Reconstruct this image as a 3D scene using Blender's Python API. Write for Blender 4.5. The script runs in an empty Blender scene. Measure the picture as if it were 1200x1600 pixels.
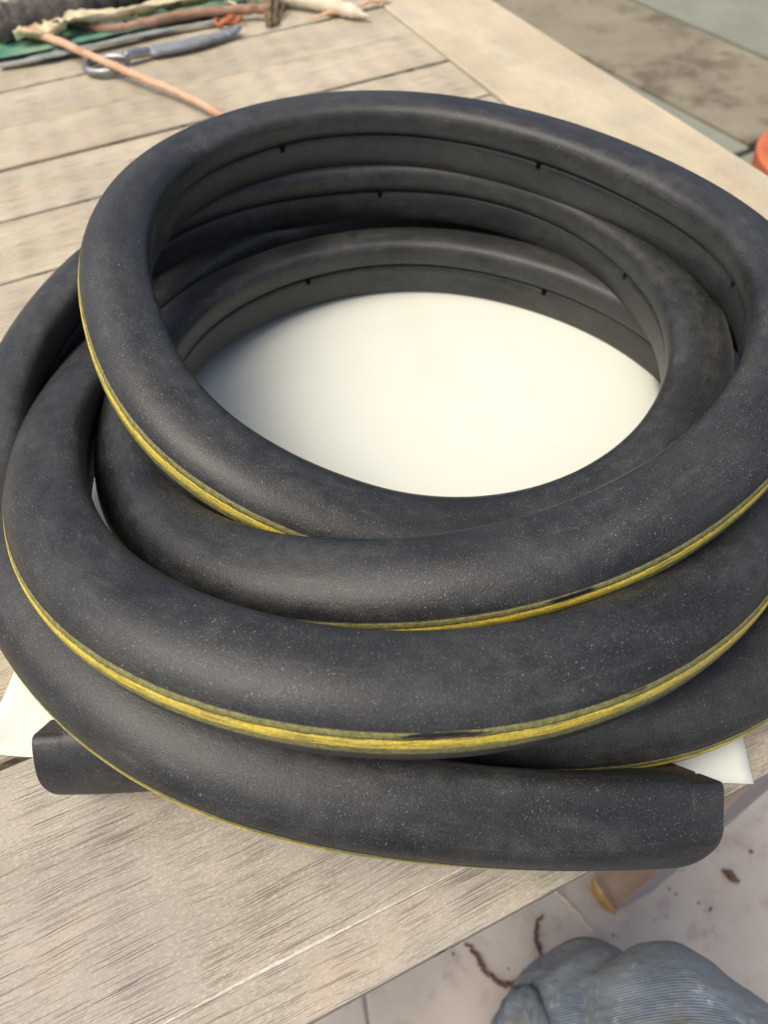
import bpy, bmesh, math, random
import numpy as np
from mathutils import Vector, Matrix
R = math.radians
random.seed(7)
sc = bpy.context.scene
COL = sc.collection

# ------------------------------------------------------------------ camera
CAM_H = 0.33
PITCH, ROLL = R(54.1), R(-4.62)
fwd = Vector((0, math.cos(PITCH), -math.sin(PITCH)))
rgt0 = Vector((1, 0, 0)); up0 = rgt0.cross(fwd)
rgt = math.cos(ROLL) * rgt0 + math.sin(ROLL) * up0
upv = -math.sin(ROLL) * rgt0 + math.cos(ROLL) * up0
cd = bpy.data.cameras.new('camera'); cam = bpy.data.objects.new('camera', cd); COL.objects.link(cam)
mw = Matrix((rgt, upv, -fwd)).transposed().to_4x4(); mw.translation = (0, 0, CAM_H)
cam.matrix_world = mw
cd.sensor_fit = 'VERTICAL'; cd.sensor_height = 36; cd.lens = 36 * 1060 / 1600
cd.clip_start = 0.01; cd.clip_end = 200
cd.dof.use_dof = True; cd.dof.focus_distance = 0.285; cd.dof.aperture_fstop = 10.0
sc.camera = cam

# ------------------------------------------------------------------ daylight
SUN_EL, SUN_AZ = R(64), R(-112)         # azimuth clockwise from +Y (negative = to the left)
w = bpy.data.worlds.new('World'); sc.world = w; w.use_nodes = True
nt = w.node_tree; bg = nt.nodes['Background']
sky = nt.nodes.new('ShaderNodeTexSky'); sky.sky_type = 'NISHITA'; sky.sun_disc = False
sky.sun_elevation = SUN_EL; sky.sun_rotation = SUN_AZ; sky.dust_density = 5.0; sky.air_density = 0.7; sky.ozone_density = 0.3
nt.links.new(sky.outputs[0], bg.inputs[0]); bg.inputs[1].default_value = 0.15
sd = bpy.data.lights.new('sun', 'SUN'); sun = bpy.data.objects.new('sun', sd); COL.objects.link(sun)
sd.energy = 1.1; sd.angle = R(42); sd.color = (1.0, 0.945, 0.77)
sdir = Vector((math.sin(SUN_AZ) * math.cos(SUN_EL), math.cos(SUN_AZ) * math.cos(SUN_EL), math.sin(SUN_EL)))
sun.rotation_euler = (-sdir).to_track_quat('-Z', 'Y').to_euler()
vs = sc.view_settings; vs.view_transform = 'Standard'; vs.look = 'None'; vs.gamma = 1; vs.use_curve_mapping = False
vs.exposure = 0.45

# ------------------------------------------------------------------ helpers
def mesh_obj(name, verts, faces, mat=None, parent=None, smooth=True, sharp=None):
    me = bpy.data.meshes.new(name); me.from_pydata([tuple(v) for v in verts], [], faces); me.update()
    if smooth:
        me.polygons.foreach_set('use_smooth', [True] * len(me.polygons))
        if sharp is not None: me.set_sharp_from_angle(angle=R(sharp))
    o = bpy.data.objects.new(name, me); COL.objects.link(o)
    if mat:
        for m in (mat if isinstance(mat, (list, tuple)) else [mat]): me.materials.append(m)
    if parent: o.parent = parent
    return o
def empty(name, loc=(0, 0, 0), rz=0):
    o = bpy.data.objects.new(name, None); COL.objects.link(o); o.location = loc; o.rotation_euler = (0, 0, rz)
    o.empty_display_size = .02; return o
def tag(o, label=None, cat=None, group=None, kind=None):
    for k, v in (('label', label), ('category', cat), ('group', group), ('kind', kind)):
        if v: o[k] = v
    return o
def catmull(P, n):
    P = [np.array(p, float) for p in P]
    P = [2 * P[0] - P[1]] + P + [2 * P[-1] - P[-2]]
    out = []
    for i in range(1, len(P) - 2):
        for k in range(n):
            t = k / n
            out.append(.5 * (2 * P[i] + (P[i+1] - P[i-1]) * t + (2*P[i-1] - 5*P[i] + 4*P[i+1] - P[i+2]) * t*t + (3*P[i] - P[i-1] - 3*P[i+1] + P[i+2]) * t**3))
    out.append(P[-2]); return np.array(out)
def tube_geo(pts, rad, seg=12, jit=0.0, seed=0, cap=True, squash=1.0):
    """verts, faces of a tube along pts; rad = number or list"""
    rng = np.random.default_rng(seed); pts = np.array(pts, float); n = len(pts)
    rad = np.full(n, rad) if np.isscalar(rad) else np.interp(np.linspace(0, 1, n), np.linspace(0, 1, len(rad)), rad)
    tg = np.gradient(pts, axis=0); tg /= np.linalg.norm(tg, axis=1)[:, None]
    V = []; F = []
    for i in range(n):
        side = np.cross(tg[i], [0, 0, 1.]); side /= max(np.linalg.norm(side), 1e-6); upx = np.cross(side, tg[i])
        for k in range(seg):
            a = 2 * math.pi * k / seg
            rr = rad[i] * (1 + jit * rng.normal())
            V.append(pts[i] + side * math.cos(a) * rr + upx * math.sin(a) * rr * squash)
    for i in range(n - 1):
        for k in range(seg):
            F.append((i*seg + k, i*seg + (k+1) % seg, (i+1)*seg + (k+1) % seg, (i+1)*seg + k))
    if cap: F.append(tuple(range(seg - 1, -1, -1))); F.append(tuple((n-1)*seg + k for k in range(seg)))
    return V, F
def box_geo(x0, x1, y0, y1, z0, z1, b=0.0015, sub=1):
    """bevelled box (vertical prism with chamfered top and bottom edges)"""
    def ring(d, z): return [(x0+d, y0+d, z), (x1-d, y0+d, z), (x1-d, y1-d, z), (x0+d, y1-d, z)]
    rings = [ring(b, z0), ring(0, z0+b), ring(0, z1-b), ring(b*.3, z1-b*.3), ring(b, z1)]
    V = [v for r in rings for v in r]; F = []
    for i in range(len(rings)-1):
        for k in range(4): F.append((i*4+k, i*4+(k+1) % 4, (i+1)*4+(k+1) % 4, (i+1)*4+k))
    n = (len(rings)-1)*4
    F.append((3, 2, 1, 0)); F.append((n, n+1, n+2, n+3)); return V, F

# ------------------------------------------------------------------ materials
class NT:
    def __init__(s, name):
        s.m = bpy.data.materials.new(name); s.m.use_nodes = True; s.t = s.m.node_tree
        s.two = False; s.p = s.t.nodes['Principled BSDF']; s.o = s.t.nodes['Material Output']
    def n(s, typ, **kw):
        x = s.t.nodes.new('ShaderNode' + typ)
        for k, v in kw.items(): setattr(x, k, v)
        return x
    def l(s, a, b): s.t.links.new(a, b)
    def val(s, sock, v):
        if hasattr(v, 'links') or isinstance(v, bpy.types.NodeSocket): s.l(v, sock)
        else: sock.default_value = v
    def coord(s, kind='Object', scale=(1, 1, 1), rot=(0, 0, 0), loc=(0, 0, 0), src=None):
        if src is None: src = s.n('TexCoord').outputs[kind]
        mp = s.n('Mapping'); s.l(src, mp.inputs[0]); mp.inputs['Scale'].default_value = scale
        mp.inputs['Rotation'].default_value = rot; mp.inputs['Location'].default_value = loc
        return mp.outputs[0]
    def noise(s, vec, scale=5, detail=4, rough=.55, dist=0, out=0):
        x = s.n('TexNoise'); x.noise_dimensions = '2D' if s.two else '3D'; s.l(vec, x.inputs['Vector']); x.inputs['Scale'].default_value = scale
        x.inputs['Detail'].default_value = detail; x.inputs['Roughness'].default_value = rough; x.inputs['Distortion'].default_value = dist
        return x.outputs[out]
    def voro(s, vec, scale=5, feature='F1', out='Distance', rnd=1):
        x = s.n('TexVoronoi', feature=feature); s.l(vec, x.inputs['Vector']); x.inputs['Scale'].default_value = scale
        x.inputs['Randomness'].default_value = rnd; return x.outputs[out]
    def ramp(s, f, *stops, interp='LINEAR'):
        x = s.n('ValToRGB'); s.l(f, x.inputs[0]); e = x.color_ramp.elements; x.color_ramp.interpolation = interp
        while len(e) < len(stops): e.new(.5)
        for el, (p, c) in zip(e, stops):
            el.position = p; el.color = (c, c, c, 1) if np.isscalar(c) else (*c, 1)
        return x.outputs[0]
    def mix(s, f, a, b, mode='MIX'):
        x = s.n('Mix', data_type='RGBA', blend_type=mode)
        s.val(x.inputs[0], f)
        for i, v in ((6, a), (7, b)):
            if isinstance(v, bpy.types.NodeSocket): s.l(v, x.inputs[i])
            else: x.inputs[i].default_value = (*v, 1) if len(v) == 3 else v
        return x.outputs[2]
    def math(s, op, a, b=0.0, clamp=False):
        x = s.n('Math', operation=op, use_clamp=clamp); s.val(x.inputs[0], a); s.val(x.inputs[1], b); return x.outputs[0]
    def bump(s, h, strength=.3, dist=.001, prev=None):
        x = s.n('Bump'); s.l(h, x.inputs['Height']); x.inputs['Strength'].default_value = strength; x.inputs['Distance'].default_value = dist
        if prev is not None: s.l(prev, x.inputs['Normal'])
        return x.outputs[0]
    def done(s, color=None, rough=None, normal=None, spec=None, metal=None, sheen=None):
        for k, v in (('Base Color', color), ('Roughness', rough), ('Specular IOR Level', spec), ('Metallic', metal), ('Sheen Weight', sheen)):
            if v is None: continue
            if isinstance(v, bpy.types.NodeSocket): s.l(v, s.p.inputs[k])
            else: s.p.inputs[k].default_value = (*v, 1) if isinstance(v, tuple) and len(v) == 3 else v
        if normal is not None: s.l(normal, s.p.inputs['Normal'])
        return s.m
def lerpc(a, b, t): return tuple(x + (y - x) * t for x, y in zip(a, b))

def mat_rubber(name='black_rubber'):
    m = NT(name); uv = m.coord('UV'); m.two = True         # UV in metres: along, around
    big = m.noise(m.coord(src=uv, scale=(14, 40, 1)), 1, 3, .6); mid = m.noise(uv, 110, 3, .65)
    dust = m.math('MULTIPLY', m.ramp(big, (.32, .1), (.70, 1)), m.ramp(mid, (.30, .35), (.7, 1)))
    col = m.mix(m.math('MULTIPLY', dust, .75), (.0082, .0092, .0098), (.057, .058, .053))
    bl = m.ramp(m.noise(uv, 8, 2, .5), (.45, 0), (.7, 1))
    col = m.mix(m.math('MULTIPLY', bl, .4), col, (.038, .038, .035))
    smear = m.ramp(m.noise(m.coord(src=uv, scale=(45, 260, 1), rot=(0, 0, .12)), 1, 2, .6), (.60, 0), (.80, .40))
    col = m.mix(m.math('MULTIPLY', smear, big), col, (.12, .112, .10))
    fine = m.noise(uv, 1300, 2, .7)                         # mealy bloom
    col = m.mix(m.math('MULTIPLY', m.ramp(fine, (.50, 0), (.72, 1)), m.math('ADD', m.math('MULTIPLY', dust, .5), .15)), col, (.11, .108, .105))
    wob = m.n('VectorMath', operation='MULTIPLY_ADD')
    nz = m.n('TexNoise', noise_dimensions='2D'); m.l(uv, nz.inputs['Vector']); nz.inputs['Scale'].default_value = 320; nz.inputs['Detail'].default_value = 1
    m.l(nz.outputs['Color'], wob.inputs[0]); wob.inputs[1].default_value = (.0022, .0022, 0); m.l(uv, wob.inputs[2])
    sp = None
    for sc1, th, rot, ra in ((1000, .22, .5, 1), (520, .075, 1.1, 1), (190, .09, -.6, 5), (230, .10, .9, 7)):
        v = m.coord(src=wob.outputs[0], rot=(0, 0, rot), scale=(1, ra, 1))
        x = m.n('TexVoronoi', voronoi_dimensions='2D'); m.l(v, x.inputs['Vector']); x.inputs['Scale'].default_value = sc1
        sep = m.n('SeparateColor'); m.l(x.outputs['Color'], sep.inputs[0])
        a = m.math('LESS_THAN', x.outputs['Distance'], m.math('MULTIPLY', m.ramp(sep.outputs[0], (.60, 0), (1, 1)), th))
        a = m.math('MULTIPLY', a, m.ramp(sep.outputs[1], (0, .06), (1, .5)))
        sp = a if sp is None else m.math('MAXIMUM', sp, a)
    sp = m.math('MULTIPLY', sp, m.ramp(m.noise(uv, 18, 2, .6), (.3, .35), (.65, 1)))
    col = m.mix(sp, col, (.44, .42, .38))
    ro = m.math('ADD', m.math('MULTIPLY', dust, .18), .39)
    nb = m.bump(fine, .25, .0005); nb = m.bump(m.noise(uv, 420, 2, .6), .10, .001, nb)
    return m.done(col, ro, nb, .5)
def mat_stripe():
    m = NT('yellow_stripe_paint'); ob = m.coord('Object')
    uvs = m.n('SeparateXYZ'); m.l(m.n('TexCoord').outputs['UV'], uvs.inputs[0])   # x along (m), y across 0..1
    y = uvs.outputs[1]
    wob = m.math('MULTIPLY', m.math('SUBTRACT', m.noise(ob, 160, 4, .7), .5), .16)
    wob = m.math('ADD', wob, m.math('MULTIPLY', m.math('SUBTRACT', m.noise(ob, 900, 3, .7), .5), .10))
    yy = m.math('ADD', y, m.math('MULTIPLY', wob, .6))
    rub = (.017, .017, .017)
    olive = m.mix(m.ramp(m.noise(ob, 500, 4, .7), (.35, 0), (.7, 1)), (.14, .14, .05), (.34, .325, .12))
    yel = m.mix(m.ramp(m.noise(ob, 700, 4, .7), (.35, 0), (.62, 1)), (.58, .41, .035), (.86, .68, .10))
    yel = m.mix(m.ramp(m.noise(ob, 60, 3, .6), (.48, 0), (.75, .6)), yel, (.46, .42, .15))
    col = m.mix(m.ramp(yy, (.27, 0), (.30, 1)), olive, rub)          # dark line
    col = m.mix(m.ramp(yy, (.33, 0), (.37, 1)), col, yel)
    col = m.mix(m.ramp(yy, (.66, 0), (.70, 1)), col, olive)
    uvc = m.n('TexCoord').outputs['UV']
    streak = m.noise(m.coord(src=uvc, scale=(70, 14, 1)), 1, 4, .65)
    col = m.mix(m.ramp(streak, (.47, 0), (.62, .85)), col, m.mix(.5, olive, (.16, .14, .05)))
    pat = m.ramp(m.noise(m.coord(src=uvc, scale=(26, 1.6, 1)), 1, 3, .5), (.63, 0), (.68, 1))
    edge = m.ramp(y, (.28, 1), (.33, .10))
    col = m.mix(m.math('MULTIPLY', pat, edge), col, rub)
    lowp = m.ramp(m.noise(m.coord(src=uvc, scale=(18, 1.2, 1), loc=(7, 3, 0)), 1, 3, .6), (.56, 0), (.70, .8))
    col = m.mix(m.math('MULTIPLY', lowp, m.ramp(y, (.66, 0), (.74, 1))), col, (.05, .05, .03))
    ey = m.math('ADD', y, m.math('MULTIPLY', wob, .35)); ed2 = m.math('ADD', m.ramp(ey, (.03, 1), (.08, 0)), m.ramp(ey, (.93, 0), (.98, 1)), True)
    col = m.mix(ed2, col, rub)
    scuff = m.ramp(m.noise(m.coord('Object', scale=(1, 1, 1)), 1300, 2, .7), (.62, 0), (.72, .7))
    col = m.mix(scuff, col, (.03, .03, .02))
    nb = m.bump(m.noise(ob, 800, 4, .7), .35, .0006)
    return m.done(col, .62, nb, .35)
def mat_wood(name, warm=0.0, cracks=1.0, grain_axis=0, tint=(1, 1, 1)):
    m = NT(name); tc = m.n('TexCoord'); src = tc.outputs['Object']
    inf = m.n('ObjectInfo')
    off = m.n('VectorMath', operation='ADD'); cmb = m.n('CombineXYZ')
    m.l(m.math('MULTIPLY', inf.outputs['Random'], 37.0), cmb.inputs[0]); m.l(m.math('MULTIPLY', inf.outputs['Random'], 11.0), cmb.inputs[2])
    m.l(src, off.inputs[0]); m.l(cmb.outputs[0], off.inputs[1]); src = off.outputs[0]
    rot = (0, 0, 0) if grain_axis == 0 else (0, 0, R(90))
    base = m.coord(src=src, rot=rot)
    # gentle wander of the grain
    wn = m.n('TexNoise'); m.l(m.coord(src=base, scale=(1, 1, 1)), wn.inputs['Vector']); wn.inputs['Scale'].default_value = 14; wn.inputs['Detail'].default_value = 2
    wv = m.n('VectorMath', operation='MULTIPLY_ADD'); m.l(wn.outputs['Color'], wv.inputs[0]); wv.inputs[1].default_value = (.0, .005, .0); m.l(base, wv.inputs[2])
    g = wv.outputs[0]
    A = lerpc((.29, .26, .205), (.50, .415, .255), warm); B = lerpc((.47, .42, .335), (.72, .625, .42), warm)
    patch = m.noise(m.coord(src=g, scale=(5, 14, 5)), 1, 4, .6)
    col = m.mix(m.ramp(patch, (.3, 0), (.7, 1)), A, B)
    fib = m.noise(m.coord(src=g, scale=(90, 1100, 90)), 1, 3, .7)
    col = m.mix(m.ramp(fib, (.3, .16), (.7, 0)), col, (.24, .20, .165))
    fur = m.noise(m.coord(src=g, scale=(500, 1000, 500)), 1, 3, .8)
    col = m.mix(m.ramp(fur, (.26, .45), (.46, 0)), col, (.22, .185, .15))
    col = m.mix(m.ramp(fur, (.50, 0), (.74, .55)), col, (.68, .63, .54))
    gr = m.noise(base, 17, 3, .6)
    col = m.mix(m.ramp(gr, (.48, 0), (.72, .55 - .2*warm)), col, (.37, .35, .315))        # grey-green weathering
    pk = m.noise(m.coord(src=base, loc=(3.1, 1.7, 0)), 20, 2, .5)
    col = m.mix(m.ramp(pk, (.56, 0), (.76, .55)), col, (.54, .42, .31))
    st = m.noise(m.coord(src=base, loc=(.9, 4.4, 0), scale=(1, 1.5, 1)), 34, 3, .65)
    col = m.mix(m.ramp(st, (.60, 0), (.78, .32)), col, (.27, .255, .25))
    # open pores and checks
    dens = m.ramp(m.noise(m.coord(src=base, scale=(7, 16, 7), loc=(.7, 0, 0)), 1, 3, .6), (.24, .25), (.52, 1))
    ck = None
    for sx, sy, th, k in ((17, 1500, .28, .85), (34, 2100, .30, .8), (10, 1100, .20, .85)):       # open pores: thin strokes along the grain
        x = m.n('TexVoronoi', voronoi_dimensions='2D'); m.l(m.coord(src=g, scale=(sx, sy, 1), loc=(sx * .37, 0, 0)), x.inputs['Vector']); x.inputs['Scale'].default_value = 1
        sp_ = m.n('SeparateColor'); m.l(x.outputs['Color'], sp_.inputs[0])
        lim = m.math('MULTIPLY', m.ramp(sp_.outputs[0], (.35, 0), (1, 1)), th)
        c = m.math('MULTIPLY', m.math('LESS_THAN', x.outputs['Distance'], lim), m.ramp(sp_.outputs[1], (0, .3 * k), (1, k)))
        ck = c if ck is None else m.math('MAXIMUM', ck, c)
    ck = m.math('MULTIPLY', m.math('MULTIPLY', ck, dens), cracks)
    col = m.mix(ck, col, (.075, .055, .042))
    col = m.mix(1.0, col, (*tint, 1), 'MULTIPLY')
    h = m.math('SUBTRACT', m.math('MULTIPLY', fib, .35), ck)
    nb = m.bump(h, .55, .0008); nb = m.bump(fur, .25, .0005, nb)
    return m.done(col, .78, nb, .25)
def mat_plain(name, c1, c2, scale=40, rough=.8, bump=.2, dist=.001, spec=.3, metal=0, stretch=(1, 1, 1), c3=None, s3=15):
    m = NT(name); ob = m.coord('Object', scale=stretch)
    n1 = m.noise(ob, scale, 5, .62)
    col = m.mix(m.ramp(n1, (.32, 0), (.68, 1)), c1, c2)
    if c3: col = m.mix(m.ramp(m.noise(m.coord('Object', loc=(5, 2, 1)), s3, 4, .6), (.52, 0), (.68, .85)), col, c3)
    return m.done(col, rough, m.bump(n1, bump, dist), spec, metal)

M_RUB = mat_rubber(); M_STR = mat_stripe()
M_WOOD = mat_wood('weathered_wood', 0.0, 1.0)
M_SLAT = mat_wood('pale_slat_wood', .6, .9)
M_SIDE = mat_wood('pale_frame_wood', .9, .25, 1)
M_WORN = mat_plain('worn_raw_wood', (.52, .47, .40), (.76, .71, .63), 300, .85, .4)
M_LEG = mat_plain('leg_wood', (.30, .20, .14), (.42, .31, .24), 30, .75, .3, .001, .3, 0, (1, 1, .2), (.36, .30, .27), 12)
M_PAPER = mat_plain('white_card', (.705, .725, .635), (.73, .75, .66), 6, .75, .10, .002, .25, 0, (1, 1, 1), (.68, .695, .605), 11)
M_CONC = mat_plain('pinkish_concrete', (.41, .365, .32), (.52, .47, .415), 9, .9, .25, .002, .2, 0, (1, 1, 1), (.36, .30, .255), 30)
M_BROWN = mat_plain('stained_slab', (.22, .195, .135), (.28, .25, .18), 4, .9, .2, .003, .2, 0, (1, 1, 1), (.125, .10, .072), 6)
M_GREEN = mat_plain('grey_green_slab', (.21, .22, .165), (.26, .27, .21), 6, .85, .2, .003)
M_JOINT = mat_plain('dark_joint', (.02, .018, .015), (.04, .036, .03), 40, .95)
M_POT = mat_plain('terracotta', (.50, .13, .055), (.60, .19, .09), 12, .8, .1)

# ------------------------------------------------------------------ ground
FZ = -0.74
fl = mesh_obj('floor', [(-15, -15, FZ - .03), (15, -15, FZ - .03), (15, 15, FZ - .03), (-15, 15, FZ - .03)], [(0, 1, 2, 3)], M_JOINT, smooth=False)
tag(fl, kind='structure', label='patio floor of concrete paving slabs with dark joints')
def slab(poly, mat):
    n = len(poly); c = np.mean(poly, axis=0)
    V = []; b = .004
    for zz, d in ((FZ - .03, 0), (FZ - b, 0), (FZ, b)):
        for p in poly:
            q = np.array(p) - c; q = c + q * (1 - d / np.linalg.norm(q)); V.append((*q, zz))
    F = [tuple(range(2*n, 3*n))]
    for i in range(2):
        for k in range(n): F.append((i*n+k, i*n+(k+1) % n, (i+1)*n+(k+1) % n, (i+1)*n+k))
    return mesh_obj('slab', V, F, mat, fl, smooth=False)
slab([(-1.6, -1.2), (.058, -1.2), (-.076, .02), (-.182, 1.1), (-1.6, 1.1)], M_CONC)
slab([(.059, -1.2), (1.75, -1.2), (1.75, .98), (-.155, .98), (-.075, .02)], M_CONC)
d_ = np.array((.43, -.903)); n_ = np.array((.903, .43)); c0 = np.array((1.187, 2.043))
def sl(a0, a1, b0, b1, mat): slab([tuple(c0 + d_*x + n_*y) for x, y in ((a0, b0), (a1, b0), (a1, b1), (a0, b1))], mat)
sl(-2.6, 0, .011, .500, M_BROWN); sl(-2.6, .02, .525, 1.6, M_GREEN); sl(-2.6, .02, -.62, -.006, M_GREEN); sl(.045, .55, -.62, .5, M_GREEN); sl(.045, .9, .525, 1.6, M_GREEN)
# terracotta pot standing on the slabs
pr = empty('flower_pot', (1.095, 1.47, FZ)); tag(pr, 'terracotta flower pot on the patio floor beyond the table edge', 'flower pot')
def lathe(name, prof, mat, parent, seg=48):
    V = []; F = []
    for r_, z_ in prof:
        for k in range(seg): V.append((r_*math.cos(2*math.pi*k/seg), r_*math.sin(2*math.pi*k/seg), z_))
    for i in range(len(prof)-1):
        for k in range(seg): F.append((i*seg+k, i*seg+(k+1) % seg, (i+1)*seg+(k+1) % seg, (i+1)*seg+k))
    return mesh_obj(name, V, F, mat, parent, sharp=40)
lathe('pot_wall', [(.001, 0), (.12, 0), (.165, .27), (.152, .272), (.115, .02), (.001, .02)], M_POT, pr)
pr.scale = (1, 1, .8)
lathe('rim', [(.1655, .265), (.182, .267), (.185, .315), (.175, .322), (.158, .318), (.153, .265)], M_POT, pr)

# ------------------------------------------------------------------ table (local x along the slats, y across)
TA = R(20.3)
tb = empty('wooden_table', (0, 0, 0), TA); tag(tb, 'weathered wooden slatted patio table the rubber coil lies on', 'table')
TH = .022
def board(name, x0, x1, y0, y1, mat, z1=0.0, th=TH, b=.0015):
    V, F = box_geo(x0, x1, y0, y1, z1 - th, z1, b); return mesh_obj(name, V, F, mat, tb, smooth=False)
board('front_board', -.85, .5418, .0352, .1650, M_WOOD, 0, TH, .0012)
eb = board('edge_board', -.85, .5418, .0120, .0349, M_WOOD, -.0004, TH, .0006)
# raw, rubbed arris along the joint of the two front boards
V = []; F = []; nx = 500; rng = np.random.default_rng(3)
ph = np.cumsum(rng.normal(size=nx)) ; ph -= np.linspace(ph[0], ph[-1], nx)
for i in range(nx):
    x = -.6 + 1.14 * i / (nx - 1); wdt = max(.0001, .0004 + .0005 * math.sin(ph[i] * .3) + .0003 * rng.random())
    for yy, zz in ((.0352 - .0004, -.0016), (.0352 - .0003, -.0003), (.0352 + wdt*.3, .0004), (.0352 + wdt, .0004), (.0352 + wdt + .0004, -.0004)): V.append((x, yy, zz))
for i in range(nx-1):
    for k in range(4): F.append((i*5+k, (i+1)*5+k, (i+1)*5+k+1, i*5+k+1))
mesh_obj('worn_arris', V, F, M_WORN, tb)
edges = [.1672, .286, .3835, .481, .578, .678, .776, .870, .967, 1.064, 1.161, 1.258, 1.355, 1.452]
gaps = np.random.default_rng(5)
for a, b in zip(edges[:-1], edges[1:]):
    o = board('slat', -.85, .4105 + gaps.uniform(-.0008, .0008), a + gaps.uniform(.0010, .0022), b - gaps.uniform(.0014, .0034), M_SLAT, gaps.uniform(-.0012, .0))
board('side_board', .4137, .5418, .1672, 1.6, M_SIDE, 0, TH, .002)
board('apron', -.80, .49, .055, .075, M_LEG, -TH, .06)
board('apron', .47, .49, .078, 1.5, M_LEG, -TH, .06)
board('bearer', .33, .40, .08, 1.5, M_LEG, -TH, .03)
M_GLEG = mat_plain('grey_leg_wood', (.27, .25, .24), (.36, .34, .33), 30, .8, .3)
# splayed leg
f0 = [(.279, -.0174), (.3418, -.0174), (.3418, .0356), (.279, .0356)]
V = [(x, y, FZ + .001) for x, y in f0] + [(x + .075, y + .062, -TH - .0005) for x, y in f0]
lg = mesh_obj('leg', V, [(3, 2, 1, 0), (4, 5, 6, 7), (0, 1, 5, 4), (1, 2, 6, 5), (2, 3, 7, 6), (3, 0, 4, 7)], [M_LEG, M_GLEG], tb, smooth=False); lg.data.polygons[2].material_index = 1
bv = lg.modifiers.new('bevel', 'BEVEL'); bv.width = .003; bv.segments = 2

# ------------------------------------------------------------------ white card under the coil
cp = np.array((.157, .0698)); e1 = np.array((-.9935, .1137)); e2 = np.array((.140, .990))
nx, ny = 60, 60; V = []; F = []
for j in range(ny + 1):
    for i in range(nx + 1):
        p = cp + e1 * (.366 * i / nx) + e2 * (.405 * j / ny)
        a = max(0, 1 - (j / ny) / .09) * max(0, (i / nx - .93) / .07)
        V.append((p[0], p[1], .0012 + .006 * a * a))
for j in range(ny):
    for i in range(nx):
        k = j * (nx + 1) + i; F.append((k, k + nx + 1, k + nx + 2, k + 1))
pp = mesh_obj('card_sheet', V, F, M_PAPER)
so = pp.modifiers.new('thickness', 'SOLIDIFY'); so.thickness = .0005; so.offset = -1
tag(pp, 'large white card sheet lying flat under the rubber coil', 'card')

# ------------------------------------------------------------------ the rubber profile
CX, CY = .02, .285
T0, TS = -60.0, -7.5
RR = [0.2645,0.2506,0.2397,0.2320,0.2272,0.2250,0.2245,0.2248,0.2252,0.2252,0.2249,0.2247,0.2250,0.2258,0.2269,0.2282,0.2296,0.2308,0.2317,0.2319,0.2313,0.2296,0.2270,0.2237,0.2203,0.2174,0.2150,0.2132,0.2117,0.2101,0.2081,0.2055,0.2022,0.1984,0.1941,0.1895,0.1848,0.1802,0.1755,0.1705,0.1652,0.1596,0.1538,0.1479,0.1421,0.1365,0.1312,0.1264,0.1222,0.1187,0.1160,0.1141,0.1129,0.1124,0.1124,0.1131,0.1146,0.1169,0.1197,0.1231,0.1268,0.1307,0.1349,0.1397,0.1454,0.1525,0.1609,0.1703,0.1800,0.1893,0.1976,0.2042,0.2088,0.2115,0.2124,0.2117,0.2097,0.2067,0.2032,0.1996,0.1963,0.1937,0.1919,0.1911,0.1910,0.1915,0.1920,0.1918,0.1903,0.1874,0.1834,0.1788,0.1740,0.1695,0.1655,0.1620,0.1591,0.1568,0.1551,0.1541,0.1538,0.1541,0.1550,0.1564,0.1579,0.1592,0.1600,0.1600,0.1594,0.1586,0.1580,0.1580,0.1589,0.1606,0.1628,0.1654,0.1679,0.1701,0.1721,0.1736,0.1748,0.1756,0.1760,0.1763,0.1763,0.1762,0.1761,0.1762,0.1769,0.1782,0.1803,0.1830,0.1862,0.1893,0.1921,0.1941,0.1953,0.1957,0.1955,0.1948,0.1940,0.1933,0.1929,0.1931,0.1940,0.1955,0.1974,0.1993,0.2010,0.2024,0.2034,0.2040,0.2040,0.2032,0.2014,0.1988,0.1960,0.1938,0.1927,0.1927,0.1937,0.1955,0.1978,0.2005,0.2036,0.2070,0.2104,0.2138,0.2169,0.2196,0.2217,0.2233,0.2244,0.2250,0.2252,0.2252,0.2251,0.2250,0.2251,0.2256,0.2263,0.2275,0.2291,0.2310,0.2329,0.2348,0.2361,0.2367,0.2360,0.2339,0.2299,0.2242,0.2168,0.2081,0.1991,0.1910,0.1853,0.1838,0.1877,0.1973,0.2125,0.2330,0.2582,0.2878]
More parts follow.
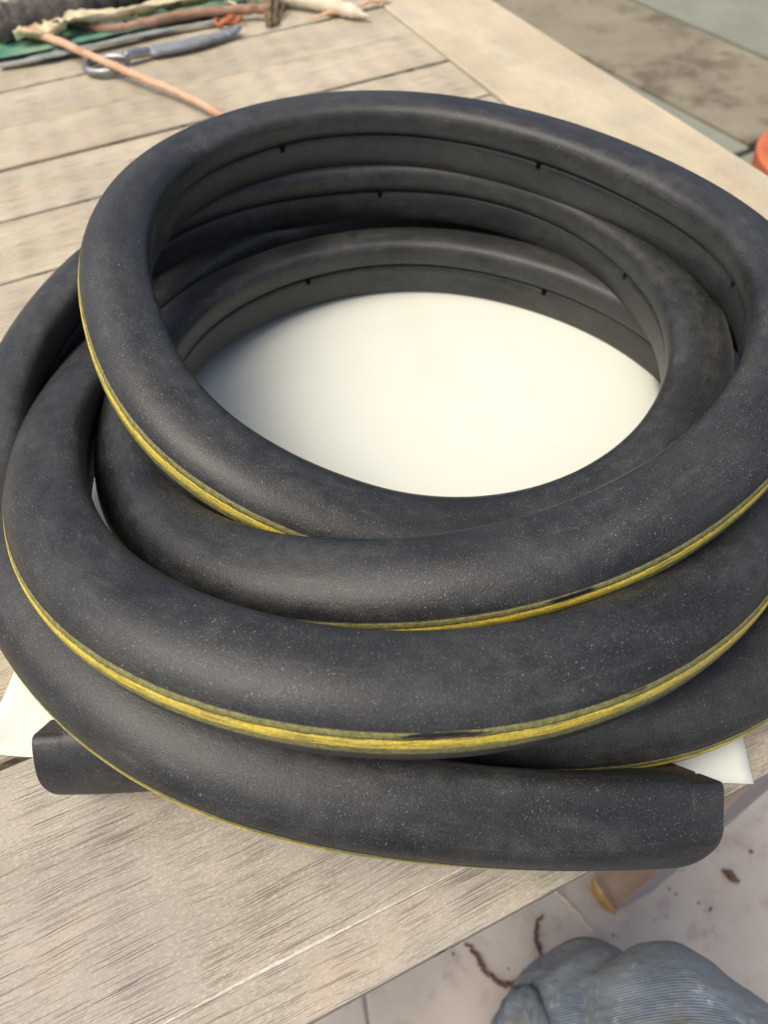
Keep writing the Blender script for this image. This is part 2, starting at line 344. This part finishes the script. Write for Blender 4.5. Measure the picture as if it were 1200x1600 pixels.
ZZ = [0.0238,0.0291,0.0344,0.0398,0.0451,0.0501,0.0547,0.0585,0.0611,0.0626,0.0629,0.0624,0.0615,0.0606,0.0600,0.0597,0.0599,0.0607,0.0621,0.0641,0.0665,0.0689,0.0709,0.0718,0.0714,0.0702,0.0687,0.0673,0.0663,0.0655,0.0647,0.0640,0.0632,0.0626,0.0622,0.0621,0.0622,0.0624,0.0625,0.0621,0.0613,0.0602,0.0589,0.0576,0.0565,0.0558,0.0555,0.0556,0.0562,0.0572,0.0586,0.0606,0.0631,0.0661,0.0696,0.0736,0.0777,0.0819,0.0860,0.0899,0.0936,0.0971,0.1004,0.1037,0.1068,0.1098,0.1126,0.1147,0.1160,0.1164,0.1158,0.1148,0.1137,0.1127,0.1116,0.1103,0.1089,0.1076,0.1063,0.1052,0.1042,0.1034,0.1028,0.1023,0.1022,0.1024,0.1029,0.1036,0.1040,0.1041,0.1038,0.1032,0.1023,0.1012,0.0999,0.0986,0.0973,0.0961,0.0948,0.0935,0.0921,0.0903,0.0880,0.0853,0.0821,0.0785,0.0748,0.0709,0.0671,0.0635,0.0601,0.0569,0.0540,0.0512,0.0485,0.0457,0.0429,0.0401,0.0375,0.0351,0.0331,0.0314,0.0300,0.0289,0.0280,0.0271,0.0263,0.0254,0.0247,0.0240,0.0236,0.0233,0.0233,0.0237,0.0247,0.0266,0.0294,0.0332,0.0379,0.0434,0.0496,0.0564,0.0635,0.0707,0.0779,0.0848,0.0913,0.0971,0.1021,0.1058,0.1082,0.1092,0.1085,0.1061,0.1022,0.0969,0.0905,0.0832,0.0755,0.0675,0.0596,0.0521,0.0456,0.0403,0.0369,0.0350,0.0341,0.0333,0.0319,0.0299,0.0279,0.0262,0.0252,0.0247,0.0246,0.0247,0.0248,0.0249,0.0250,0.0250,0.0250,0.0250,0.0250,0.0250,0.0249,0.0248,0.0246,0.0245,0.0243,0.0242,0.0240,0.0240,0.0240,0.0240,0.0241,0.0243,0.0244,0.0244,0.0243,0.0240,0.0238,0.0237,0.0238,0.0240]
ROLLTAB = [(-62,-38),(-75,-25),(-90,-10),(-110,-4),(-150,2),(-220,2),(-372,4),(-477,14),(-520,20),(-548,20),(-605,11),(-650,6),(-731,6),(-765,9),(-810,9),(-890,9),(-950,0),(-1060,0),(-1128,14),(-1170,19),(-1241,14),(-1300,2),(-1494,3),(-1530,0),(-1550,-25),(-1575,-50)]
rz = catmull([(T0 + TS*i, RR[i], ZZ[i]) for i in range(len(RR))], 12)
TH_START, TH_END = -67.4, -1573.9
dense = np.linspace(TH_START, TH_END, 9000)
rd = np.interp(-dense, -rz[:, 0], rz[:, 1]); zd = np.interp(-dense, -rz[:, 0], rz[:, 2])
td = np.radians(dense)
P = np.stack([CX + rd*np.cos(td), CY + rd*np.sin(td), zd], -1)
S = np.concatenate([[0], np.cumsum(np.linalg.norm(np.diff(P, axis=0), axis=1))]); L = S[-1]
step = .0024; NR = int(L / step)
sv = np.linspace(0, L, NR)
END = .0125
sv = np.sort(np.concatenate([sv, [END - .0004, END + .0004, L - END - .0004, L - END + .0004]])); NR = len(sv)
C = np.stack([np.interp(sv, S, P[:, k]) for k in range(3)], -1)
thv = np.interp(sv, S, dense)
tg = np.gradient(C, sv, axis=0); tg /= np.linalg.norm(tg, axis=1)[:, None]
rt = np.array(ROLLTAB[::-1], float)
rl = np.interp(thv, rt[:, 0], rt[:, 1]); k_ = np.ones(81) / 81
rl = np.radians(np.convolve(np.pad(rl, 40, mode='edge'), k_, 'valid'))
up = np.array([0, 0, 1.])
U = np.cross(up, tg); U *= np.sign(np.sum(U * (C - [CX, CY, 0]), axis=1))[:, None]; U /= np.linalg.norm(U, axis=1)[:, None]
Vv = np.cross(tg, U); Vv *= np.sign(Vv[:, 2])[:, None]
U2 = U*np.cos(rl)[:, None] + Vv*np.sin(rl)[:, None]; V2 = -U*np.sin(rl)[:, None] + Vv*np.cos(rl)[:, None]
# cross-section: domed outside, two lobes and a slot on the inside
u0, ea, eb_ = -.008, .027, .0235
prof = []
for k in range(0, 17):
    a = math.pi/2 * k / 16; prof.append((u0 + ea*math.cos(a)**.93, eb_*math.sin(a)**.96 if a > 0 else 0.0))
prof += [(-.0112, .02340), (-.0143, .0229), (-.0169, .0216), (-.0187, .0193), (-.0198, .0158), (-.0203, .0112), (-.0203, .0065), (-.0199, .0030), (-.0190, .0013)]
gj = len(prof)                                       # the slot
prof += [(-.0140, .0007), (-.0138, -.0007), (-.0172, -.0012), (-.0180, -.0024), (-.0184, -.0055), (-.0185, -.0105), (-.0183, -.0155), (-.0177, -.0192), (-.0163, -.0217), (-.0140, -.0230), (-.0115, -.02345)]
for k in range(16, 0, -1):
    a = math.pi/2 * k / 16; prof.append((u0 + ea*math.cos(a)**.93, -eb_*math.sin(a)**.96))
KU, KV_ = .0353/.038, .0367/.047
prof = np.array(prof) * (KU, KV_); NP = len(prof)
prof[:, 1] = np.where(prof[:, 1] < 0, prof[:, 1] * (.0258 / .0184), prof[:, 1])   # the half below the slot is the taller one
bore = np.array([(-.001 + .0115*math.cos(t), (.0125 if math.sin(t) > 0 else .0175)*math.sin(t)) for t in [math.atan2(v/.0184, (u+.001)/.0176) for u, v in prof]])
per = np.concatenate([[0], np.cumsum(np.linalg.norm(np.diff(np.vstack([prof, prof[:1]]), axis=0), axis=1))])
def place(i, uv): return C[i] + U2[i]*uv[:, :1] + V2[i]*uv[:, 1:]
def slant(i, q):                                     # slanting hand-made cut at both ends
    pos = place(i, q); un = np.clip(q[:, 0] / .0176, -1, 1)
    for dist, sg, ko, ki in ((sv[i], 1, .014, -.003), (L - sv[i], -1, .005, -.001)):
        if dist < .035: pos = pos + tg[i] * (sg * (1 - dist/.035) * np.where(un > 0, ko*un**2, ki*un**2))[:, None]
    return pos
rngd = np.random.default_rng(11)
lump = np.convolve(rngd.normal(size=NR + 80), np.hanning(81) / np.hanning(81).sum(), 'valid')[:NR]
Vx = np.empty((2*NR*NP, 3))
for i in range(NR):
    q = prof * (1 + .02*lump[i])
    if sv[i] < END or sv[i] > L - END:
        q = q.copy(); q[:, 1] = np.where(q[:, 0] < -.008, np.maximum(q[:, 1], -.0212), q[:, 1]); q[:, 0] = np.maximum(q[:, 0], -.0166)
    Vx[i*NP:(i+1)*NP] = slant(i, q)
    Vx[(NR+i)*NP:(NR+i+1)*NP] = place(i, bore)
hole_th = [-609, -663.4, -715.5, -268.5, -330.7, -966.3, -1030.5, -205, -392, -455, -512, -560, -775, -832, -900, -1095, -1152, -1212, -1275, -1340, -1400, -1460, -1515]
coil = empty('rubber_profile', (CX, CY, 0)); tag(coil, 'coiled black rubber sealing profile with a yellow stripe on white card', 'rubber profile')
off = np.array([CX, CY, 0]); Vx -= off
skip = set(); holes = []
for th in hole_th:
    i = int(np.argmin(np.abs(thv - th))); j = gj + 2
    skip.update({(i, j), (i+1, j), (i, j+1), (i+1, j+1)}); holes.append((i, j))
    ids = [i*NP+j, (i+1)*NP+j, (i+2)*NP+j, (i+2)*NP+j+1, (i+2)*NP+j+2, (i+1)*NP+j+2, i*NP+j+2, i*NP+j+1]
    c = Vx[ids].mean(axis=0); rad = np.linalg.norm(Vx[ids] - c, axis=1); rm = .0020
    for q, r_ in zip(ids, rad): Vx[q] = c + (Vx[q] - c) * (rm / r_ * .75 + .25)
    Vh = [Vx[q] for q in ids]; inn = U2[i+1] * .006
    Vh += [v + inn for v in Vh]
    Fh = [(k, (k+1) % 8, 8 + (k+1) % 8, 8 + k) for k in range(8)] + [tuple(range(8, 16))]
    mesh_obj('vent_hole', Vh, Fh, M_RUB, coil)
F = []; UVs = []
for i in range(NR-1):
    for k in range(NP):
        if (i, k) in skip: continue
        k2 = (k+1) % NP
        F.append((i*NP+k, (i+1)*NP+k, (i+1)*NP+k2, i*NP+k2))
        UVs += [(sv[i], per[k]), (sv[i+1], per[k]), (sv[i+1], per[k+1]), (sv[i], per[k+1])]
o2 = NR*NP
for i in range(NR-1):
    for k in range(NP):
        k2 = (k+1) % NP; F.append((o2+i*NP+k, o2+i*NP+k2, o2+(i+1)*NP+k2, o2+(i+1)*NP+k)); UVs += [(sv[i], 0)]*4
for i in (0, NR-1):
    for k in range(NP):
        k2 = (k+1) % NP; F.append((i*NP+k, i*NP+k2, o2+i*NP+k2, o2+i*NP+k)); UVs += [(sv[i], 0)]*4
body = mesh_obj('profile_body', Vx, F, M_RUB, coil, sharp=62)
uvl = body.data.uv_layers.new(name='UVMap'); uvl.data.foreach_set('uv', np.array(UVs).ravel())
# yellow stripe: painted bead with thin flanks on the outermost line
ys = [(0, -.0003), (.02, .00012), (.15, .00022), (.29, .00020), (.34, .00005), (.40, .00036), (.52, .00050), (.63, .00036), (.69, .00020), (.85, .00022), (.98, .00012), (1, -.0003)]
AW = .0064
sprof = []
for y, h in ys:
    a = AW * (1 - 2*y) / .0235
    sgn = 1 if a >= 0 else -1; a_ = abs(a)
    sprof.append((u0 + (ea + h) * math.cos(a_)**.93, sgn * (eb_ + h) * math.sin(a_)**.96 if a_ > 1e-6 else 0))
sprof = np.array(sprof) * (KU, KV_); sprof[:, 1] = np.where(sprof[:, 1] < 0, sprof[:, 1] * (.0258 / .0184), sprof[:, 1]); NS = len(ys); Vs = []; Fs = []; UVs = []
for i in range(NR): Vs.append(slant(i, sprof * (1 + .02*lump[i])) - off)
Vs = np.vstack(Vs)
for i in range(NR-1):
    for k in range(NS-1):
        Fs.append((i*NS+k, (i+1)*NS+k, (i+1)*NS+k+1, i*NS+k+1))
        UVs += [(sv[i], ys[k][0]), (sv[i+1], ys[k][0]), (sv[i+1], ys[k+1][0]), (sv[i], ys[k+1][0])]
st_ = mesh_obj('yellow_stripe', Vs, Fs, M_STR, coil)
uvl = st_.data.uv_layers.new(name='UVMap'); uvl.data.foreach_set('uv', np.array(UVs).ravel())
st_['label'] = 'scuffed yellow painted stripe along the outside'

# ------------------------------------------------------------------ odds and ends on the far corner of the table
M_BARK = mat_plain('grey_bark', (.060, .052, .048), (.19, .17, .155), 60, .9, .9, .004, .2, 0, (1, 1, 1), (.03, .027, .026), 30)
M_CUT = mat_plain('cut_wood', (.30, .20, .11), (.48, .34, .2), 80, .85)
M_TAN = mat_plain('tan_bark', (.56, .34, .20), (.66, .44, .28), 40, .6, .2, .001, .4, 0, (1, 1, 1), (.40, .20, .12), 20)
M_DRY = mat_plain('dry_leaf', (.55, .44, .25), (.80, .72, .50), 60, .8, .6, .002, .3, 0, (1, 1, 1), (.34, .23, .11), 40)
M_TWIG = mat_plain('brown_twig', (.26, .15, .095), (.42, .27, .18), 70, .8, .5, .001)
M_PALE = mat_plain('pale_twig', (.62, .53, .37), (.78, .70, .55), 70, .8, .3, .001)
M_LEAF = mat_plain('green_leaf', (.055, .21, .13), (.22, .36, .23), 18, .55, .3, .001, .45, 0, (1, 1, 1), (.33, .42, .33), 14)
M_FILM = mat_plain('grey_strip', (.20, .23, .21), (.34, .37, .34), 40, .5)
M_ORG = mat_plain('orange_rubber', (.42, .10, .035), (.52, .17, .07), 60, .6)
M_STEEL = mat_plain('galvanised_steel', (.22, .23, .24), (.40, .41, .42), 80, .42, .2, .0005, .5, .9)
M_GRIP = mat_plain('grey_paint', (.17, .19, .20), (.27, .29, .30), 90, .55, .5, .001, .5, 0, (1, 1, 1), (.45, .47, .48), 60)
M_FIBRE = mat_plain('brown_fibre', (.24, .18, .10), (.38, .30, .18), 200, .95, .8)
def wob(P, amp, seed):
    r_ = np.random.default_rng(seed); P = np.array(P, float); return P + r_.normal(size=P.shape) * amp
def stick(name, ctrl, rad, mat, label, cat, n=10, seg=12, jit=.03, seed=1, amp=.0008, group=None, squash=1.0):
    pts = wob(catmull(ctrl, n), amp, seed); V, F = tube_geo(pts, rad, seg, jit, seed, True, squash)
    o = mesh_obj(name, V, F, mat, sharp=60); return tag(o, label, cat, group)
br = stick('branch', [(-.425, 1.018, .022), (-.385, 1.036, .024), (-.334, 1.066, .026), (-.28, 1.098, .027), (-.185, 1.165, .03)], [.020, .021, .020, .021, .019], M_BARK, 'thick dark grey branch with rough bark, on the far corner of the table', 'branch', 14, 18, .07, 4, .0015)
mesh_obj('cut_end', [tuple(np.array((-.4262, 1.0174, .022)) + np.array((-.0010*0, 0, 0)) + .0165*(math.cos(a)*np.array((.42, -.9, 0)) + math.sin(a)*np.array((0, 0, 1)))) for a in np.linspace(0, 2*math.pi, 16, endpoint=False)], [tuple(range(16))], M_CUT, br, smooth=False)
stick('tan_stick', [(-.427, 1.03, .016), (-.38, .996, .016), (-.341, .962, .016), (-.2575, .879, .014), (-.1837, .8085, .012), (-.1343, .7507, .011), (-.085, .68, .010)], [.0070, .0052, .0045, .0042, .004, .0038], M_TAN, 'smooth tan stick running from the dark branch to behind the coil', 'stick', 10, 14, .01, 6, .0004)
stick('brown_twig', [(-.3463, 1.040, .012), (-.2964, 1.0104, .011), (-.2489, 1.0172, .012), (-.1939, 1.0353, .012), (-.1284, 1.0387, .012), (-.095, 1.034, .012)], [.004, .0055, .006, .0055, .006, .005], M_TWIG, 'bent brown twig lying across the green leaf', 'twig', 8, 10, .05, 8, .0006)
pt = stick('pale_twig', [(-.125, 1.08, .012), (-.0966, 1.0735, .012), (-.0544, 1.0582, .012), (-.0133, 1.0314, .010), (.012, 1.012, .008), (.031, .998, .006)], [.006, .007, .008, .0085, .0075, .001], M_PALE, 'pale peeled twig with a splintered tip, right of the scraps', 'twig', 8, 10, .06, 9, .0006)
V, F = tube_geo(wob(catmull([(-.0133, 1.0314, .012), (-.006, 1.048, .016), (-.014, 1.066, .02)], 6), .0004, 2), [.003, .0025, .0015], 8, .05, 3); mesh_obj('side_shoot', V, F, M_PALE, pt)
stick('bark_splinter', [(-.0428, 1.0097, .005), (-.0134, 1.0249, .006), (.0198, 1.0397, .006), (.06, 1.058, .006)], [.002, .0045, .004, .004], M_TAN, 'flat light brown bark splinter under the pale twig', 'splinter', 8, 8, .08, 12, .0006, None, .5)
stick('straw', [(-.1714, 1.0866, .018), (-.155, 1.069, .016), (-.1369, 1.0496, .013)], .0016, M_PALE, 'thin white straw lying over the green leaf', 'straw', 6, 8)
def blade(name, mid, width, mat, label, cat, seed=1, rumple=.004, nw=8, n=10, thick=.0008, lift=.0, hole=None, zmin=.0015):
    pts = catmull(mid, n); r_ = np.random.default_rng(seed); N_ = len(pts)
    wd = np.interp(np.linspace(0, 1, N_), np.linspace(0, 1, len(width)), width)
    t_ = np.gradient(pts, axis=0); V = []; F = []
    ru = np.array([np.convolve(r_.normal(size=N_+6), np.ones(7)/3.0, 'valid') for _ in range(nw+1)]).T
    for i in range(N_):
        s_ = np.cross(t_[i], [0, 0, 1.]); s_ /= np.linalg.norm(s_)
        for k in range(nw+1):
            x = k/nw*2-1; e = 1 + .12*ru[i, 0 if k < nw/2 else nw]
            p = pts[i] + s_*x*wd[i]*e; V.append((p[0], p[1], max(zmin, p[2] + rumple*ru[i, k] + lift*x*x)))
    for i in range(N_-1):
        for k in range(nw):
            if hole and (i, k) in hole: continue
            F.append((i*(nw+1)+k, (i+1)*(nw+1)+k, (i+1)*(nw+1)+k+1, i*(nw+1)+k+1))
    o = mesh_obj(name, V, F, mat); s = o.modifiers.new('thickness', 'SOLIDIFY'); s.thickness = thick; s.offset = 0
    return tag(o, label, cat)
blade('green_leaf', [(-.46, .985, .004), (-.40, .993, .006), (-.34, 1.012, .006), (-.25, 1.045, .007), (-.16, 1.075, .007), (-.07, 1.098, .007)], [.030, .034, .034, .030, .026, .02], M_LEAF, 'long green leaf blade lying flat under twigs and branch', 'leaf', 2, .0018, 10, 10, .0008, .003)
blade('leaf_sheath', [(-.42, .945, .004), (-.36, .958, .006), (-.29, .985, .006), (-.22, 1.012, .006), (-.15, 1.030, .005)], [.006, .009, .008, .007, .004], M_FILM, 'narrow grey dried leaf strip along the near edge of the green leaf', 'leaf strip', 4, .001, 4, 8)
blade('dry_leaf', [(-.405, .990, .016), (-.37, 1.005, .018), (-.345, 1.022, .020), (-.29, 1.033, .018), (-.236, 1.053, .018), (-.17, 1.064, .018), (-.10, 1.085, .016)], [.008, .028, .022, .015, .015, .011, .005], M_DRY, 'crumpled cream dry leaf with a small hole beside the dark branch', 'dry leaf', 5, .0030, 10, 9, .0008, .006, {(13, 5), (14, 5), (13, 4), (14, 4)})
V = []; F = []
for q, (cx_, cy_, a0) in enumerate(((-.152, 1.022, .3), (-.141, 1.026, 1.2))):
    V1, F1 = tube_geo([(cx_ + .011*math.cos(a0+t), cy_ + .007*math.sin(a0+t), .006 + .002*math.sin(3*t)) for t in np.linspace(0, 5.2, 22)], .0022, 8, .04, q)
    n0 = len(V); V += V1; F += [tuple(x+n0 for x in f) for f in F1]
tag(mesh_obj('rubber_scrap', V, F, M_ORG), 'small curled orange rubber scrap beyond the hook tip', 'scrap')
V = []; F = []; r_ = np.random.default_rng(2)
for q in range(70):
    b = np.array((-.093, 1.018, .004)) + r_.normal(size=3)*(.004, .008, .002); b[2] = max(b[2], .002)
    t = b + np.array((.004, .05, .012)) + r_.normal(size=3)*(.006, .006, .006)
    V1, F1 = tube_geo(catmull([b, (b+t)/2 + r_.normal(size=3)*.003, t], 4), [.0009, .0008, .0003], 5, 0, q); n0 = len(V); V += V1; F += [tuple(x+n0 for x in f) for f in F1]
tag(mesh_obj('fibre_tuft', V, F, M_FIBRE), 'tuft of brown plant fibre at the end of the brown twig', 'fibre')
# hook with a twisted shank and a flat painted grip
hk = empty('steel_hook', (-.2815, .918, 0)); tag(hk, 'grey steel hook tool with a ring end and flat worn grip', 'hook')
h0 = np.array((-.2815, .918, 0))
ring = [np.array((-.2815 + .026*math.cos(a), .9155 + .021*math.sin(a), .006)) for a in np.linspace(R(40), R(335), 26)]
V, F = tube_geo(np.array([np.array((-.236, .9405, .007)), np.array((-.252, .9355, .010))] + ring) - h0, .0043, 12, .01, 1); mesh_obj('ring', V, F, M_STEEL, hk)
V, F = tube_geo(catmull([(-.262, .925, .010), (-.25, .932, .009), (-.236, .9405, .007)], 6) - h0, .0052, 12, .05, 2); mesh_obj('twisted_shank', V, F, M_STEEL, hk)
V, F = tube_geo(catmull([(-.238, .940, .0065), (-.229, .944, .0065), (-.2015, .951, .0065), (-.175, .962, .0065), (-.164, .9682, .0065)], 8) - h0, [.006, .0105, .0108, .0105, .0085], 14, .02, 3, True, .5); mesh_obj('grip', V, F, M_GRIP, hk)
V, F = tube_geo(catmull([(-.166, .967, .006), (-.15, .976, .006), (-.138, .985, .006), (-.132, .993, .008)], 8) - h0, [.0085, .0075, .0068, .0055], 12, .01, 4, True, .55); mesh_obj('grip_end', V, F, M_GRIP, hk)

# ------------------------------------------------------------------ litter on the floor
M_LIT = mat_plain('dead_leaf', (.10, .055, .035), (.17, .10, .06), 80, .9)
M_YEL = mat_plain('yellowed_leaf', (.42, .26, .10), (.55, .38, .17), 60, .8)
stick('dead_stalk', [(.06, .062, FZ+.004), (.075, .04, FZ+.005), (.0915, .0174, FZ+.004), (.115, .010, FZ+.004), (.1407, .0141, FZ+.004), (.155, .022, FZ+.004)], [.001, .003, .0025, .003, .0015, .001], M_LIT, 'curved dark dead stalk on the floor left of the knee', 'stalk', 8, 8, .15, 3, .0014)
stick('dead_stalk', [(.170, .0835, FZ+.004), (.158, .0695, FZ+.005), (.157, .05, FZ+.004), (.157, .0338, FZ+.004)], [.001, .0025, .003, .0015], M_LIT, 'short upright brown dead stalk on the floor above the knee seam', 'stalk', 8, 8, .15, 5, .0014)
stick('grass_stem', [(.190, .113, FZ+.003), (.21, .09, FZ+.003), (.2309, .0609, FZ+.002)], .0016, M_PALE, 'thin pale grass stem on the floor left of the table leg', 'stem', 8, 6)
stick('wood_chip', [(.427, .117, FZ+.005), (.433, .110, FZ+.006), (.441, .103, FZ+.004)], [.004, .0065, .003], M_LIT, 'small brown wood chip on the floor right of the table leg', 'chip', 6, 8, .12, 6, .0008, None, .6)
blade('yellow_leaf', [(.241, .118, FZ+.022), (.244, .103, FZ+.022), (.252, .089, FZ+.018), (.264, .077, FZ+.012)], [.003, .007, .008, .002], M_YEL, 'curled yellow-brown dead leaf against the foot of the table leg', 'leaf', 7, 0, 6, 8, .0012, .004, None, FZ + .001)
V = []; F = []; r_ = np.random.default_rng(8)
for q in range(90):
    x, y = r_.uniform(.0, .62), r_.uniform(-.12, .25); s_ = abs(r_.normal(.0004, .0005)) + .0004
    V1, F1 = tube_geo([(x, y, FZ+s_*.5), (x+s_*r_.uniform(1, 3), y+s_*r_.normal()*1.5, FZ+s_*.5)], s_, 5, .2, q); n0 = len(V); V += V1; F += [tuple(i_+n0 for i_ in f) for f in F1]
tag(mesh_obj('grit', V, F, M_LIT), 'dark crumbs and grit scattered on the concrete floor', 'grit', kind='stuff')

# ------------------------------------------------------------------ knee of the person at the table
def mat_denim():
    m = NT('faded_denim'); ob = m.coord('Object')
    wv = m.n('TexWave', wave_type='BANDS', bands_direction='Y'); m.l(m.coord('Object', rot=(R(28), 0, R(9))), wv.inputs[0])
    wv.inputs['Scale'].default_value = 175; wv.inputs['Distortion'].default_value = 1.2; wv.inputs['Detail'].default_value = 3; wv.inputs['Detail Scale'].default_value = 2.5
    tw = wv.outputs['Fac']
    fade = m.noise(ob, 12, 4, .6)
    dark = m.mix(m.ramp(fade, (.35, 0), (.65, 1)), (.050, .072, .108), (.10, .135, .18))
    light = m.mix(m.ramp(fade, (.35, 0), (.65, 1)), (.17, .215, .265), (.33, .385, .435))
    col = m.mix(m.ramp(tw, (.2, .2), (.8, .85)), dark, light)
    col = m.mix(m.ramp(m.noise(m.coord('Object', loc=(1, 3, 2)), 14, 4, .6), (.47, 0), (.62, .7)), col, (.16, .145, .115))
    col = m.mix(m.ramp(m.noise(ob, 70, 4, .7), (.58, 0), (.72, .6)), col, (.52, .54, .54))
    nb = m.bump(tw, .35, .0008); nb = m.bump(m.noise(m.coord('Object', scale=(1, 1.6, .6), rot=(.3, .2, .5)), 30, 3, .55), .6, .012, nb)
    return m.done(col, .9, nb, .2, None, .2)
M_DEN = mat_denim()
M_SEAM = mat_plain('denim_seam', (.09, .115, .14), (.19, .225, .25), 120, .9, .6, .001)
def limb(ctrl, rads, seg, n, amp, ph):
    pts = catmull(ctrl, n); N_ = len(pts)
    rr = catmull([(r_,) for r_ in rads], n)[:, 0]
    t_ = np.gradient(pts, axis=0); t_ /= np.linalg.norm(t_, axis=1)[:, None]
    V = []; F = []; side = np.cross(t_[0], np.array((.8, .6, .1))); side /= np.linalg.norm(side)
    for i in range(N_):
        side = side - t_[i]*(side @ t_[i]); side /= np.linalg.norm(side); b = np.cross(t_[i], side)
        for k in range(seg):
            a = 2*math.pi*k/seg
            fold = 1 + amp*(.5*math.sin(3*a + i*.16 + ph) + .35*math.sin(5*a - i*.23 + 1) + .35*math.sin(i*.33 + 2*math.sin(a)))
            V.append(pts[i] + (side*math.cos(a) + b*math.sin(a))*rr[i]*fold)
    for i in range(N_-1):
        for k in range(seg): F.append((i*seg+k, i*seg+(k+1) % seg, (i+1)*seg+(k+1) % seg, (i+1)*seg+k))
    F.append(tuple(range(seg-1, -1, -1))); F.append(tuple((N_-1)*seg+k for k in range(seg)))
    return V, F
# thigh coming from the viewer to the knee, shin dropping to the floor: one remeshed surface
KV, KF = limb([(.30, -.62, -.24), (.255, -.42, -.25), (.215, -.20, -.262), (.180, -.075, -.270), (.172, -.045, -.272), (.167, .005, -.278), (.166, .022, -.282)], [.090, .086, .081, .079, .074, .045, .010], 48, 10, .02, 0)
SV, SF = limb([(.165, -.14, -.30), (.142, -.075, -.315), (.1349, -.036, -.345), (.130, -.040, -.43), (.125, -.055, -.56), (.120, -.07, -.70)], [.050, .066, .068, .064, .060, .060], 48, 10, .03, 2)
n0 = len(KV)
person = mesh_obj('person', KV + SV, KF + [tuple(i+n0 for i in f) for f in SF], M_DEN)
rm = person.modifiers.new('remesh', 'REMESH'); rm.mode = 'VOXEL'; rm.voxel_size = .004; rm.use_smooth_shade = True
sm_ = person.modifiers.new('smooth', 'SMOOTH'); sm_.factor = .5; sm_.iterations = 3
tx = bpy.data.textures.new('folds', 'CLOUDS'); tx.noise_scale = .06; tx.noise_depth = 1
dm = person.modifiers.new('folds', 'DISPLACE'); dm.texture = tx; dm.strength = .014; dm.mid_level = .5; dm.texture_coords = 'LOCAL'
t2 = bpy.data.textures.new('creases', 'CLOUDS'); t2.noise_scale = .022; t2.noise_depth = 2
d2 = person.modifiers.new('creases', 'DISPLACE'); d2.texture = t2; d2.strength = .003; d2.mid_level = .5; d2.texture_coords = 'LOCAL'
tag(person, 'bent knee in faded blue denim jeans below the table edge', 'person')
# side seam: a stitched double fold lying on the cloth
G = np.array(SV).reshape(-1, 48, 3); V = []; F = []
for i in range(10, 44):
    c = G[i].mean(axis=0); dn = (G[i] - c) / np.linalg.norm(G[i] - c, axis=1)[:, None]
    k = int(np.argmax(dn @ np.array((-.72, .30, .62)) + 0))
    tn = G[i, (k + 1) % 48] - G[i, (k - 1) % 48]; tn /= np.linalg.norm(tn)
    for q, h_ in ((-.0075, -.005), (-.007, .0012), (-.005, .0026), (.005, .0026), (.007, .0012), (.0075, -.005)):
        V.append(G[i, k] + tn * q + dn[k] * (h_ + .003))
for i in range(33):
    for k in range(5): F.append((i*6+k, (i+1)*6+k, (i+1)*6+k+1, i*6+k+1))
mesh_obj('seam', V, F, M_SEAM, person)
